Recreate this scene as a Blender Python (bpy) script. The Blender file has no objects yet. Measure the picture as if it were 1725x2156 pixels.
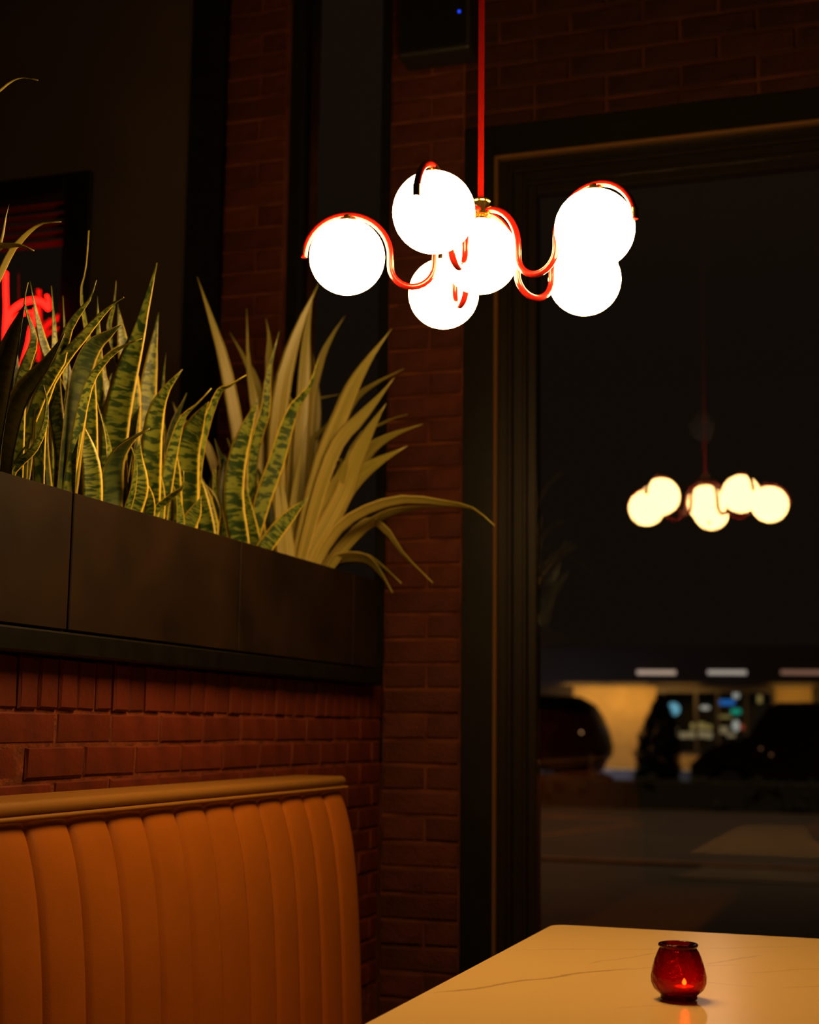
import bpy, bmesh, math, random
from mathutils import Vector, Matrix, noise

# ------------------------------------------------------------------ camera
SC = bpy.context.scene
COL = SC.collection
W_, H_ = 1725, 2156
FPX = 3080.0
PITCH = math.atan(452.5 / FPX)
YAW = math.atan(1038 * math.cos(PITCH) / FPX)
ROLL = 0.012
EYE = Vector((0, 0, 1.2))
FW = Vector((-math.sin(YAW) * math.cos(PITCH), math.cos(YAW) * math.cos(PITCH), math.sin(PITCH)))
R0 = Vector((math.cos(YAW), math.sin(YAW), 0))
U0 = R0.cross(FW)
RT = R0 * math.cos(ROLL) + U0 * math.sin(ROLL)
UP = U0 * math.cos(ROLL) - R0 * math.sin(ROLL)
cam_d = bpy.data.cameras.new('camera')
cam = bpy.data.objects.new('camera', cam_d)
COL.objects.link(cam)
M = Matrix((RT, UP, -FW)).transposed().to_4x4()
M.translation = EYE
cam.matrix_world = M
cam_d.sensor_fit = 'VERTICAL'
cam_d.sensor_height = 36
cam_d.sensor_width = 36 * W_ / H_
cam_d.lens = FPX / H_ * 36
cam_d.clip_start = 0.05
cam_d.clip_end = 300
cam_d.dof.use_dof = True
cam_d.dof.focus_distance = 2.7
cam_d.dof.aperture_fstop = cam_d.lens / 1000 / 0.0155
cam_d.dof.aperture_blades = 0
SC.camera = cam

# ------------------------------------------------------------------ sky, exposure
world = bpy.data.worlds.new('night_sky')
SC.world = world
world.use_nodes = True
bg = world.node_tree.nodes['Background']
bg.inputs[0].default_value = (0.0058, 0.0036, 0.0022, 1)
bg.inputs[1].default_value = 1.0
SC.view_settings.view_transform = 'Standard'
SC.view_settings.look = 'None'
SC.view_settings.exposure = 0
SC.view_settings.gamma = 1
SC.view_settings.use_curve_mapping = False
SC.cycles.max_bounces = 8
SC.cycles.diffuse_bounces = 3
SC.cycles.glossy_bounces = 4
SC.cycles.transmission_bounces = 6
SC.cycles.transparent_max_bounces = 10
SC.cycles.sample_clamp_indirect = 3.0
SC.cycles.caustics_reflective = False
SC.cycles.caustics_refractive = False

GLOBE_L = (60.0, 33.5, 11.0)        # light given off by the lamp globes

def lamp(name, kind, loc, energy, color, **k):
    d = bpy.data.lights.new(name, kind)
    d.energy = energy
    d.color = color
    for a, v in k.items():
        setattr(d, a, v)
    o = bpy.data.objects.new(name, d)
    o.location = loc
    COL.objects.link(o)
    return o
# street lamps out of frame over the car park, and the wash lights of the building opposite
lamp('street_light', 'SPOT', (6, 23, 7), 900, (1.0, 0.58, 0.28), shadow_soft_size=.15, spot_size=math.radians(132), spot_blend=.3)
lamp('street_light', 'SPOT', (-11, 20, 7), 1000, (1.0, 0.58, 0.25), shadow_soft_size=.15, spot_size=math.radians(132), spot_blend=.3)
for x, e in ((-8.0, 15), (-6.8, 15), (-5.5, 8), (-2.55, 9)):
    l = lamp('wall_wash_light', 'AREA', (x, 38.85, 2.3), e, (1.0, 0.55, 0.10), shape='RECTANGLE', size=1.1, size_y=.15)
    l.rotation_euler = (math.radians(48), 0, 0)
lamp('canopy_fill_light', 'POINT', (-4, 33, 8), 110, (1.0, 0.62, 0.38), shadow_soft_size=.3)  # added unseen lamp that lifts the dark canopy front
lamp('kerb_fill_light', 'POINT', (-8.5, 36.5, 1.2), 45, (0.75, 0.8, 1.0), shadow_soft_size=.2)  # added unseen lamp that brightens the pale kerb
lamp('shop_interior_light', 'AREA', (-4.6, 41.6, 2.5), 60, (0.85, 0.9, 1.0), size=2.0)

# ------------------------------------------------------------------ helpers
rnd = random.Random(7)
def ray(x, y):
    return FW + RT * ((x - 862.5) / FPX) + UP * ((1078 - y) / FPX)
def at(x, y, X=None, Y=None, Z=None, D=None):
    """world point seen at a place of the photograph, on a plane X, Y, Z or at a depth D"""
    d = ray(x, y)
    if D is not None:
        t = D
    elif X is not None:
        t = (X - EYE.x) / d.x
    elif Y is not None:
        t = (Y - EYE.y) / d.y
    else:
        t = (Z - EYE.z) / d.z
    return EYE + d * t

def link(name, me, m=None, parent=None, **props):
    o = bpy.data.objects.new(name, me)
    COL.objects.link(o)
    if m is not None and me is not None and len(me.materials) == 0:
        me.materials.append(m)
    if parent is not None:
        o.parent = parent
    for k, v in props.items():
        o[k] = v
    return o
def empty(name, loc, label, cat, group=None, rz=0):
    o = bpy.data.objects.new(name, None)
    o.empty_display_size = .1
    COL.objects.link(o)
    o.location = loc
    o.rotation_euler.z = rz
    o['label'] = label
    o['category'] = cat
    if group:
        o['group'] = group
    return o
def fin(bm, name, smooth=False):
    bmesh.ops.recalc_face_normals(bm, faces=bm.faces[:])
    me = bpy.data.meshes.new(name)
    bm.to_mesh(me)
    bm.free()
    if smooth:
        for p in me.polygons:
            p.use_smooth = True
    return me
def smooth_angle(o, deg=35):
    me = o.data
    for p in me.polygons:
        p.use_smooth = True
    try:
        me.set_sharp_from_angle(angle=math.radians(deg))
    except Exception:
        pass
def bx(bm, x0, x1, y0, y1, z0, z1, bev=0, seg=1):
    r = bmesh.ops.create_cube(bm, size=1)
    vs = r['verts']
    for v in vs:
        v.co = Vector(((x0 + x1) / 2 + v.co.x * (x1 - x0), (y0 + y1) / 2 + v.co.y * (y1 - y0), (z0 + z1) / 2 + v.co.z * (z1 - z0)))
    if bev:
        es = list({e for v in vs for e in v.link_edges})
        bmesh.ops.bevel(bm, geom=es, offset=bev, segments=seg, affect='EDGES', profile=.5)
    return vs
def box(name, x0, x1, y0, y1, z0, z1, m, parent=None, bev=0, seg=1, **props):
    bm = bmesh.new()
    bx(bm, x0, x1, y0, y1, z0, z1, bev, seg)
    return link(name, fin(bm, name), m, parent, **props)
def tube_bm(bm, pts, rad, n=12, cap=True):
    pts = [Vector(p) for p in pts]
    rads = rad if isinstance(rad, (list, tuple)) else [rad] * len(pts)
    rings = []
    t0 = (pts[1] - pts[0]).normalized()
    ref = Vector((0, 0, 1)) if abs(t0.z) < .9 else Vector((1, 0, 0))
    nrm = t0.cross(ref).normalized()
    for i, p in enumerate(pts):
        t = (pts[min(i + 1, len(pts) - 1)] - pts[max(i - 1, 0)]).normalized()
        nrm = (nrm - t * nrm.dot(t)).normalized()
        b = t.cross(nrm)
        rings.append([bm.verts.new(p + (nrm * math.cos(2 * math.pi * k / n) + b * math.sin(2 * math.pi * k / n)) * rads[i]) for k in range(n)])
    for a, b in zip(rings, rings[1:]):
        for k in range(n):
            bm.faces.new((a[k], a[(k + 1) % n], b[(k + 1) % n], b[k]))
    if cap:
        bm.faces.new(rings[0])
        bm.faces.new(rings[-1])
def tube(name, pts, rad, m, parent=None, n=12, **props):
    bm = bmesh.new()
    tube_bm(bm, pts, rad, n)
    o = link(name, fin(bm, name), m, parent, **props)
    smooth_angle(o, 50)
    return o
def lathe_bm(bm, prof, n=32, c=(0, 0, 0), close=False):
    rings = []
    for r, z in prof:
        if r < 1e-6:
            rings.append([bm.verts.new((c[0], c[1], c[2] + z))])
        else:
            rings.append([bm.verts.new((c[0] + r * math.cos(2 * math.pi * k / n), c[1] + r * math.sin(2 * math.pi * k / n), c[2] + z)) for k in range(n)])
    prs = list(zip(rings, rings[1:]))
    if close:
        prs.append((rings[-1], rings[0]))
    for a, b in prs:
        for k in range(n):
            k2 = (k + 1) % n
            if len(a) == 1 and len(b) == 1:
                continue
            if len(a) == 1:
                bm.faces.new((a[0], b[k], b[k2]))
            elif len(b) == 1:
                bm.faces.new((a[k], a[k2], b[0]))
            else:
                bm.faces.new((a[k], a[k2], b[k2], b[k]))
def lathe(name, prof, m, parent=None, n=32, c=(0, 0, 0), ang=40, close=False, **props):
    bm = bmesh.new()
    lathe_bm(bm, prof, n, c, close)
    o = link(name, fin(bm, name), m, parent, **props)
    smooth_angle(o, ang)
    return o
def prism_bm(bm, poly, z0, z1, axis='z'):
    """extrude a polygon; axis z: (x,y) outline; axis y: (x,z) outline"""
    def P(a, b, c):
        return (a, b, c) if axis == 'z' else (a, c, b)
    lo = [bm.verts.new(P(x, y, z0)) for x, y in poly]
    hi = [bm.verts.new(P(x, y, z1)) for x, y in poly]
    bm.faces.new(lo)
    bm.faces.new(hi)
    n = len(poly)
    for k in range(n):
        bm.faces.new((lo[k], lo[(k + 1) % n], hi[(k + 1) % n], hi[k]))

# ------------------------------------------------------------------ materials
def mat(name, col, rough=.6, metal=0, spec=.5, emit=None, estr=1, noise_s=None, noise_amt=.25, bump=0, bump_s=60, coat=0, objvar=0):
    m = bpy.data.materials.new(name)
    m.use_nodes = True
    nt = m.node_tree
    b = nt.nodes['Principled BSDF']
    b.inputs['Roughness'].default_value = rough
    b.inputs['Metallic'].default_value = metal
    b.inputs['Specular IOR Level'].default_value = spec
    b.inputs['Coat Weight'].default_value = coat
    b.inputs['Base Color'].default_value = (*col, 1)
    L = nt.links.new
    src = None
    tc = nt.nodes.new('ShaderNodeTexCoord')
    if noise_s:
        n = nt.nodes.new('ShaderNodeTexNoise')
        n.inputs['Scale'].default_value = noise_s
        n.inputs['Detail'].default_value = 5
        L(tc.outputs['Object'], n.inputs['Vector'])
        mr = nt.nodes.new('ShaderNodeMapRange')
        mr.inputs['From Min'].default_value = .3
        mr.inputs['From Max'].default_value = .7
        mr.inputs['To Min'].default_value = 1 - noise_amt
        mr.inputs['To Max'].default_value = 1 + noise_amt
        L(n.outputs['Fac'], mr.inputs['Value'])
        src = mr.outputs[0]
    if objvar:
        oi = nt.nodes.new('ShaderNodeObjectInfo')
        mr2 = nt.nodes.new('ShaderNodeMapRange')
        mr2.inputs['To Min'].default_value = 1 - objvar
        mr2.inputs['To Max'].default_value = 1 + objvar
        L(oi.outputs['Random'], mr2.inputs['Value'])
        if src:
            mm = nt.nodes.new('ShaderNodeMath')
            mm.operation = 'MULTIPLY'
            L(src, mm.inputs[0])
            L(mr2.outputs[0], mm.inputs[1])
            src = mm.outputs[0]
        else:
            src = mr2.outputs[0]
    if src:
        vm = nt.nodes.new('ShaderNodeVectorMath')
        vm.operation = 'SCALE'
        vm.inputs[0].default_value = col
        L(src, vm.inputs['Scale'])
        L(vm.outputs[0], b.inputs['Base Color'])
    if bump:
        n2 = nt.nodes.new('ShaderNodeTexNoise')
        n2.inputs['Scale'].default_value = bump_s
        n2.inputs['Detail'].default_value = 6
        L(tc.outputs['Object'], n2.inputs['Vector'])
        bp = nt.nodes.new('ShaderNodeBump')
        bp.inputs['Strength'].default_value = bump
        bp.inputs['Distance'].default_value = .01
        L(n2.outputs['Fac'], bp.inputs['Height'])
        L(bp.outputs[0], b.inputs['Normal'])
    if emit:
        b.inputs['Emission Color'].default_value = (*emit, 1)
        b.inputs['Emission Strength'].default_value = estr
    return m

M_BRICK = mat('painted_brick', (.088, .0145, .0055), .6, spec=.18, noise_s=14, noise_amt=.28, bump=.22, bump_s=60, objvar=.16)
M_MORTAR = mat('painted_mortar', (.125, .030, .011), .75, spec=.15, noise_s=25, noise_amt=.5, bump=.5, bump_s=90)
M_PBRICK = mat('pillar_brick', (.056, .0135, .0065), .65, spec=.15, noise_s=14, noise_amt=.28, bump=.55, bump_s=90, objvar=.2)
M_LBRICK = mat('shaded_brick', (.024, .0070, .0040), .7, spec=.12, noise_s=14, noise_amt=.28, bump=.5, bump_s=90, objvar=.2)  # dimmer light over the window put into a darker brick colour
M_MORTAR3 = mat('shaded_mortar', (.052, .0165, .0075), .85, spec=.1, noise_s=6, noise_amt=.5, bump=.6, bump_s=100)  # lintel joints, darkened for shade like their bricks
M_MORTAR2 = mat('pale_mortar', (.098, .030, .013), .85, spec=.1, noise_s=9, noise_amt=.5, bump=.6, bump_s=100)
M_FRAME = mat('black_painted_frame', (.0055, .0052, .0035), .38, spec=.22, noise_s=30)
M_BEAD = mat('highlight_brown_bead', (.11, .055, .018), .3, spec=.5)  # lightened so that the edge highlight sits in the colour
M_FRAME2 = mat('dark_brown_frame', (.0085, .0062, .0038), .38, spec=.22, noise_s=30)
M_WALLP = mat('dark_plaster', (.034, .022, .014), .8, noise_s=3, noise_amt=.15)
M_CEIL = mat('dark_ceiling', (.05, .03, .022), .9)
M_FLOOR = mat('dark_floor', (.09, .05, .03), .5, noise_s=6)
M_PANEL = mat('bronze_panel', (.0125, .0064, .0030), .6, spec=.10, noise_s=5, noise_amt=.45)
M_STRIP = mat('black_stained_wood', (.0032, .0026, .0018), .5, spec=.14, noise_s=20, noise_amt=.4, bump=.12, bump_s=30)
M_LEATH = mat('orange_vinyl', (.335, .098, .008), .46, spec=.10, noise_s=8, noise_amt=.06, bump=.10, bump_s=350)
M_RAIL = mat('tan_vinyl', (.26, .120, .022), .42, spec=.3, bump=.10, bump_s=300)
M_RED = mat('red_enamel', (.20, .005, .003), .22, coat=.5)
M_BRASS = mat('brass', (.85, .52, .16), .22, metal=1)
M_SOIL = mat('soil', (.03, .02, .012), .95, bump=1, bump_s=60)
M_BLACKP = mat('black_plastic', (.012, .012, .012), .4)
M_PED = mat('dark_steel', (.03, .03, .03), .4, metal=.6)

def globe_mat():
    m = bpy.data.materials.new('lit_opal_glass')
    m.use_nodes = True
    nt = m.node_tree
    nt.nodes.remove(nt.nodes['Principled BSDF'])
    e = nt.nodes.new('ShaderNodeEmission')
    e.inputs[0].default_value = (GLOBE_L[0] / 40, GLOBE_L[1] / 40, GLOBE_L[2] / 40, 1)
    e.inputs[1].default_value = 40
    nt.links.new(e.outputs[0], nt.nodes['Material Output'].inputs[0])
    return m
M_GLOBE = globe_mat()

def glass_mat(name, refl=.075, tint=(1, 1, 1)):
    m = bpy.data.materials.new(name)
    m.use_nodes = True
    nt = m.node_tree
    nt.nodes.remove(nt.nodes['Principled BSDF'])
    t = nt.nodes.new('ShaderNodeBsdfTransparent')
    t.inputs[0].default_value = (*tint, 1)
    g = nt.nodes.new('ShaderNodeBsdfGlossy')
    g.inputs['Roughness'].default_value = .0
    lw = nt.nodes.new('ShaderNodeFresnel')
    lw.inputs[0].default_value = 1.5
    ad = nt.nodes.new('ShaderNodeMath')
    ad.operation = 'ADD'
    ad.inputs[1].default_value = refl - .04
    nt.links.new(lw.outputs[0], ad.inputs[0])
    mx = nt.nodes.new('ShaderNodeMixShader')
    nt.links.new(ad.outputs[0], mx.inputs[0])
    nt.links.new(t.outputs[0], mx.inputs[1])
    nt.links.new(g.outputs[0], mx.inputs[2])
    nt.links.new(mx.outputs[0], nt.nodes['Material Output'].inputs[0])
    return m
M_GLASS = glass_mat('window_glass', .040, (.97, .97, .97))
M_GLASSD = glass_mat('far_glass', .05)

def marble_mat():
    """pale quartz with a few long thin veins laid across the slab"""
    m = mat('veined_quartz', (.80, .56, .235), .24)
    nt = m.node_tree
    L = nt.links.new
    b = nt.nodes['Principled BSDF']
    b.inputs['Specular IOR Level'].default_value = .45
    tc = nt.nodes.new('ShaderNodeTexCoord')
    def N(scale, amp):
        n = nt.nodes.new('ShaderNodeTexNoise')
        n.inputs['Scale'].default_value = scale
        n.inputs['Detail'].default_value = 5
        L(tc.outputs['Object'], n.inputs['Vector'])
        q = nt.nodes.new('ShaderNodeMath')
        q.operation = 'MULTIPLY_ADD'
        q.inputs[1].default_value = amp
        q.inputs[2].default_value = -amp / 2
        L(n.outputs['Fac'], q.inputs[0])
        return q.outputs[0]
    wob, wid = N(9, .05), N(14, 1.0)
    total = None
    for (p, q, w, st) in VEINS:
        d = Vector((q[0] - p[0], q[1] - p[1], 0))
        ln = d.length
        d.normalize()
        nn = Vector((-d.y, d.x, 0))
        def dot(v, off):
            k = nt.nodes.new('ShaderNodeVectorMath')
            k.operation = 'DOT_PRODUCT'
            L(tc.outputs['Object'], k.inputs[0])
            k.inputs[1].default_value = v
            o = nt.nodes.new('ShaderNodeMath')
            o.operation = 'SUBTRACT'
            L(k.outputs['Value'], o.inputs[0])
            o.inputs[1].default_value = off
            return o.outputs[0]
        P3 = Vector((p[0], p[1], 0))
        across = dot(nn, nn.dot(P3))
        along = dot(d, d.dot(P3))
        ad = nt.nodes.new('ShaderNodeMath')
        L(across, ad.inputs[0])
        L(wob, ad.inputs[1])
        ab = nt.nodes.new('ShaderNodeMath')
        ab.operation = 'ABSOLUTE'
        L(ad.outputs[0], ab.inputs[0])
        mr = nt.nodes.new('ShaderNodeMapRange')
        mr.inputs['From Min'].default_value = w * .25
        mr.inputs['From Max'].default_value = w
        mr.inputs['To Min'].default_value = st
        mr.inputs['To Max'].default_value = 0
        L(ab.outputs[0], mr.inputs['Value'])
        e0 = nt.nodes.new('ShaderNodeMapRange')
        e0.inputs['From Max'].default_value = ln * .12
        L(along, e0.inputs['Value'])
        e1 = nt.nodes.new('ShaderNodeMapRange')
        e1.inputs['From Min'].default_value = ln
        e1.inputs['From Max'].default_value = ln * .85
        L(along, e1.inputs['Value'])
        o = mr.outputs[0]
        for e in (e0, e1):
            mu = nt.nodes.new('ShaderNodeMath')
            mu.operation = 'MULTIPLY'
            L(o, mu.inputs[0])
            L(e.outputs[0], mu.inputs[1])
            o = mu.outputs[0]
        if total is None:
            total = o
        else:
            mxx = nt.nodes.new('ShaderNodeMath')
            mxx.operation = 'MAXIMUM'
            L(total, mxx.inputs[0])
            L(o, mxx.inputs[1])
            total = mxx.outputs[0]
    mx = nt.nodes.new('ShaderNodeMix')
    mx.data_type = 'RGBA'
    L(total, mx.inputs[0])
    mx.inputs[6].default_value = (.80, .56, .235, 1)
    mx.inputs[7].default_value = (.42, .27, .115, 1)
    L(mx.outputs[2], b.inputs['Base Color'])
    return m
def vein(x0, y0, x1, y1, w, st):
    p, q = at(x0, y0, Z=.76), at(x1, y1, Z=.76)
    o = (-.36, 2.5)
    return ((p.x, p.y), (q.x, q.y), w, st)
VEINS = [vein(905, 2092, 1330, 2036, .007, .75), vein(1300, 2040, 1560, 2030, .004, .4), vein(1070, 1999, 1420, 1998, .003, .5), vein(1235, 2030, 1400, 2003, .005, .35),
         vein(1480, 2030, 1600, 2010, .006, .35), vein(1470, 1998, 1725, 1992, .004, .3), vein(1640, 2080, 1900, 2068, .005, .35), vein(1560, 2048, 1800, 2036, .006, .25), vein(1290, 2122, 1400, 2115, .003, .3), vein(1480, 2068, 1600, 2078, .004, .25)]
M_MARBLE = marble_mat()

def leaf_mat(name, edge, inner, inner2, band=True, edge_w=.30, seed=0):
    m = bpy.data.materials.new(name)
    m.use_nodes = True
    nt = m.node_tree
    L = nt.links.new
    b = nt.nodes['Principled BSDF']
    b.inputs['Roughness'].default_value = .42
    uv = nt.nodes.new('ShaderNodeTexCoord')
    sp = nt.nodes.new('ShaderNodeSeparateXYZ')
    L(uv.outputs['UV'], sp.inputs[0])
    s = nt.nodes.new('ShaderNodeMath')
    s.operation = 'SUBTRACT'
    s.inputs[1].default_value = .5
    L(sp.outputs[0], s.inputs[0])
    ab = nt.nodes.new('ShaderNodeMath')
    ab.operation = 'ABSOLUTE'
    L(s.outputs[0], ab.inputs[0])
    oi = nt.nodes.new('ShaderNodeObjectInfo')
    mp = nt.nodes.new('ShaderNodeMapping')
    mp.inputs['Scale'].default_value = (1.6, 52, 1) if band else (14, 1.2, 1)
    L(uv.outputs['UV'], mp.inputs[0])
    cb = nt.nodes.new('ShaderNodeCombineXYZ')
    ml = nt.nodes.new('ShaderNodeMath')
    ml.operation = 'MULTIPLY'
    ml.inputs[1].default_value = 40
    L(oi.outputs['Random'], ml.inputs[0])
    L(ml.outputs[0], cb.inputs[2])
    L(cb.outputs[0], mp.inputs['Location'])
    n = nt.nodes.new('ShaderNodeTexNoise')
    n.inputs['Scale'].default_value = 1.0
    n.inputs['Detail'].default_value = 3
    n.inputs['Distortion'].default_value = .4
    L(mp.outputs[0], n.inputs['Vector'])
    mr = nt.nodes.new('ShaderNodeMapRange')
    mr.inputs['From Min'].default_value = .44
    mr.inputs['From Max'].default_value = .56
    L(n.outputs['Fac'], mr.inputs['Value'])
    mx = nt.nodes.new('ShaderNodeMix')
    mx.data_type = 'RGBA'
    L(mr.outputs[0], mx.inputs[0])
    mx.inputs[6].default_value = (*inner, 1)
    mx.inputs[7].default_value = (*inner2, 1)
    er = nt.nodes.new('ShaderNodeMapRange')
    er.inputs['From Min'].default_value = edge_w
    er.inputs['From Max'].default_value = edge_w + .05
    L(ab.outputs[0], er.inputs['Value'])
    mx2 = nt.nodes.new('ShaderNodeMix')
    mx2.data_type = 'RGBA'
    L(er.outputs[0], mx2.inputs[0])
    L(mx.outputs[2], mx2.inputs[6])
    mx2.inputs[7].default_value = (*edge, 1)
    if not band:       # strap leaves grow greener and darker towards the tip
        gr = nt.nodes.new('ShaderNodeMapRange')
        gr.inputs['From Min'].default_value = .15
        gr.inputs['From Max'].default_value = .80
        gr.inputs['To Max'].default_value = .85
        L(sp.outputs[1], gr.inputs['Value'])
        mx3 = nt.nodes.new('ShaderNodeMix')
        mx3.data_type = 'RGBA'
        L(gr.outputs[0], mx3.inputs[0])
        L(mx2.outputs[2], mx3.inputs[6])
        mx3.inputs[7].default_value = (.19, .18, .028, 1)
        L(mx3.outputs[2], b.inputs['Base Color'])
    else:
        L(mx2.outputs[2], b.inputs['Base Color'])
    return m
M_SNAKE = leaf_mat('snake_leaf', (.60, .45, .040), (.016, .042, .010), (.15, .19, .026), edge_w=.395)
M_SNAKE2 = leaf_mat('snake_leaf_dark', (.40, .30, .04), (.010, .024, .007), (.04, .06, .013), edge_w=.42)
M_FLAX = leaf_mat('flax_leaf', (.60, .44, .12), (.24, .22, .045), (.46, .36, .09), band=False, edge_w=.40)

# ------------------------------------------------------------------ planes measured from the photograph
YB = 4.419           # brick face of the window wall
XW = -1.56           # brick face of the half wall
SILL_Z = .35

# ------------------------------------------------------------------ bricks
def brick_mesh(name, lx, ly, lz, seed, axis, m=None):
    """one rough brick; its show face looks to -Y (axis y) or to +X (axis x)"""
    r = random.Random(seed)
    bm = bmesh.new()
    vs = bx(bm, -lx / 2, lx / 2, -ly / 2, ly / 2, -lz / 2, lz / 2)
    es = list({e for v in bm.verts for e in v.link_edges if (all(w.co.y < 0 for w in e.verts) if axis == 'y' else all(w.co.x > 0 for w in e.verts))})
    bmesh.ops.bevel(bm, geom=es, offset=.0042, segments=1, affect='EDGES')
    for v in bm.verts:
        v.co += Vector((r.uniform(-1, 1), r.uniform(-1, 1), r.uniform(-1, 1))) * .0016
    me = fin(bm, name)
    me.materials.append(m or M_BRICK)
    return me
brick_cache = {}
def put_brick(parent, loc, dims, axis, jit=.0018, m=None):
    key = (round(dims[0], 3), round(dims[1], 3), round(dims[2], 3), axis, rnd.randrange(4), m.name if m else '')
    if key not in brick_cache:
        brick_cache[key] = brick_mesh('brick', *dims, len(brick_cache) * 7 + 3, axis, m)
    o = bpy.data.objects.new('brick', brick_cache[key])
    off = rnd.uniform(-jit, jit)
    o.location = Vector(loc) + (Vector((0, off, 0)) if axis == 'y' else Vector((off, 0, 0)))
    o.rotation_euler = (rnd.uniform(-.008, .008), rnd.uniform(-.008, .008), rnd.uniform(-.008, .008))
    o.parent = parent
    COL.objects.link(o)
    return o

# ---- window wall (structure) ----
def wall_boxes(name, boxes, m, **props):
    bm = bmesh.new()
    for b in boxes:
        bx(bm, *b)
    return link(name, fin(bm, name), m, None, kind='structure', **props)
YM = YB + .007       # mortar face
PX0, PX1 = -1.556, -1.300      # pillar beside the large window
QX0, QX1 = -2.168, -1.940      # pillar further left
wall = wall_boxes('wall_back', [
    (PX0, PX1, YM, YB + .30, 0, 3.9),
    (QX0, QX1, YM, YB + .30, 0, 3.9),
    (PX1, 3.5, YM, YB + .30, 0, SILL_Z),
    (QX1, PX0, YM + .05, YB + .30, 0, 1.1),
    (1.35, 3.5, YM, YB + .30, SILL_Z, 3.16),
], M_MORTAR2)
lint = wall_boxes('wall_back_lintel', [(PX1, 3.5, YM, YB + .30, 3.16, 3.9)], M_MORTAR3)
lint['label'] = 'brickwork over the large window, its shade painted in'
PZ = .0787
z_ref = at(861, 1504, Y=YB).z
def course_rows(z0, z1):
    k = math.ceil((z0 - z_ref) / PZ)
    z = z_ref + k * PZ
    while z + PZ <= z1 + .02:
        yield k, z
        k += 1
        z += PZ
JN = .010
for (a, b) in ((PX0, PX1), (QX0, QX1)):
    for k, z in course_rows(.28, 3.88):
        if k % 2 == 0:
            segs = [(a, b)] if a == PX0 else [(a, b)]
        else:
            mid = a + (b - a) * .56
            segs = [(a, mid), (mid, b)]
        for s, e in segs:
            lx = e - s - JN * .8
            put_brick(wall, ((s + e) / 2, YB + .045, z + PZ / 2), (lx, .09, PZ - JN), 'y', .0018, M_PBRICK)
# brickwork over the large window, running right
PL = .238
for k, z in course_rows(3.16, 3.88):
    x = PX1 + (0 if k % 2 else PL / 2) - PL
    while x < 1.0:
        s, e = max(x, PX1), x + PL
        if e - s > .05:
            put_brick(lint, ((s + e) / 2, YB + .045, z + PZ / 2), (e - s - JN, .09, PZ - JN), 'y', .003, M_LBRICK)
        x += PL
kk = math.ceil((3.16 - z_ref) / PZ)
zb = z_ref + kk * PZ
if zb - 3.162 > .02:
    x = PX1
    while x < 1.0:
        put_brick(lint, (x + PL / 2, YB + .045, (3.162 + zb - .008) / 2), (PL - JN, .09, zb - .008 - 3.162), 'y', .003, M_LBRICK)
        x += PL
# plain dark wall left of the pillars
wl = wall_boxes('wall_back_plain', [
    (-5.0, -3.55, YM, YB + .3, 0, 3.9),
    (-3.55, -2.80, YM, YB + .3, 0, .9),
    (-3.55, -2.75, YM, YB + .3, 3.16, 3.9),
    (-2.75, -2.335, YM, YB + .3, 0, 3.9),
    (-2.335, -2.168, YM + .06, YB + .3, 0, 3.9)], M_WALLP)
box('trim_1', -2.335, -2.168, YB + .035, YM + .058, 0, 3.88, M_FRAME, None, .004, kind='structure')

# ---- large window: black frame with glass ----
def frame_ring(bm, x0, x1, z0, z1, w, y0, y1, bev=.003):
    bx(bm, x0, x0 + w, y0, y1, z0, z1, bev)
    bx(bm, x1 - w, x1, y0, y1, z0, z1, bev)
    bx(bm, x0 + w, x1 - w, y0, y1, z1 - w, z1, bev)
    bx(bm, x0 + w, x1 - w, y0, y1, z0, z0 + w, bev)
win = link('window_1', None, None)
win['kind'] = 'structure'
bm = bmesh.new()
frame_ring(bm, PX1 + .002, 1.35, SILL_Z, 3.156, .105, YB - .002, YB + .09)
link('window_casing', fin(bm, 'window_casing'), M_FRAME, win)
bm = bmesh.new()   # brightened bead along the inner edge of the casing
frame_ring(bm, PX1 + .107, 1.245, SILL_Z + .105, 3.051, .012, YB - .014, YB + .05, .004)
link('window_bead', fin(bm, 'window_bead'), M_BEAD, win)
bm = bmesh.new()
for (o_, w_, ya, yb) in ((.119, .030, .012, .07), (.149, .016, .004, .07), (.165, .034, .014, .07), (.199, .014, .002, .07), (.213, .029, .012, .07)):
    frame_ring(bm, PX1 + o_, 1.35 - o_, SILL_Z + o_, 3.156 - o_ + .001, w_, YB + ya, YB + yb, .003)
link('window_sash', fin(bm, 'window_sash'), M_FRAME2, win)
gl = box('pane', -1.28, 1.28, -.003, .003, -1.29, 1.29, M_GLASS, win)
gl.location = (.03, 4.426, 1.755)
GX0, GX1, GZ0, GZ1 = PX1 + .235, 1.35 - .235, SILL_Z + .235, 3.156 - .235
gl.data.clear_geometry()
bm = bmesh.new()
bx(bm, GX0 - .03 - .03, GX1 - .03 + .03, -.003, .003, GZ0 - 1.755 - .03, GZ1 - 1.755 + .03)
bm.to_mesh(gl.data)
bm.free()
gl.data.materials.clear()
gl.data.materials.append(M_GLASS)
gl.rotation_euler.z = math.radians(-.54)
# ---- narrow window between the pillars ----
win2 = link('window_2', None, None)
win2['kind'] = 'structure'
bm = bmesh.new()
frame_ring(bm, QX1, PX0, 1.1, 3.88, .045, YB + .03, YB + .12)
link('window_casing', fin(bm, 'window_casing'), M_FRAME, win2)
box('pane', QX1 + .04, PX0 - .04, YB + .07, YB + .076, 1.13, 3.85, M_GLASS, win2)
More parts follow.
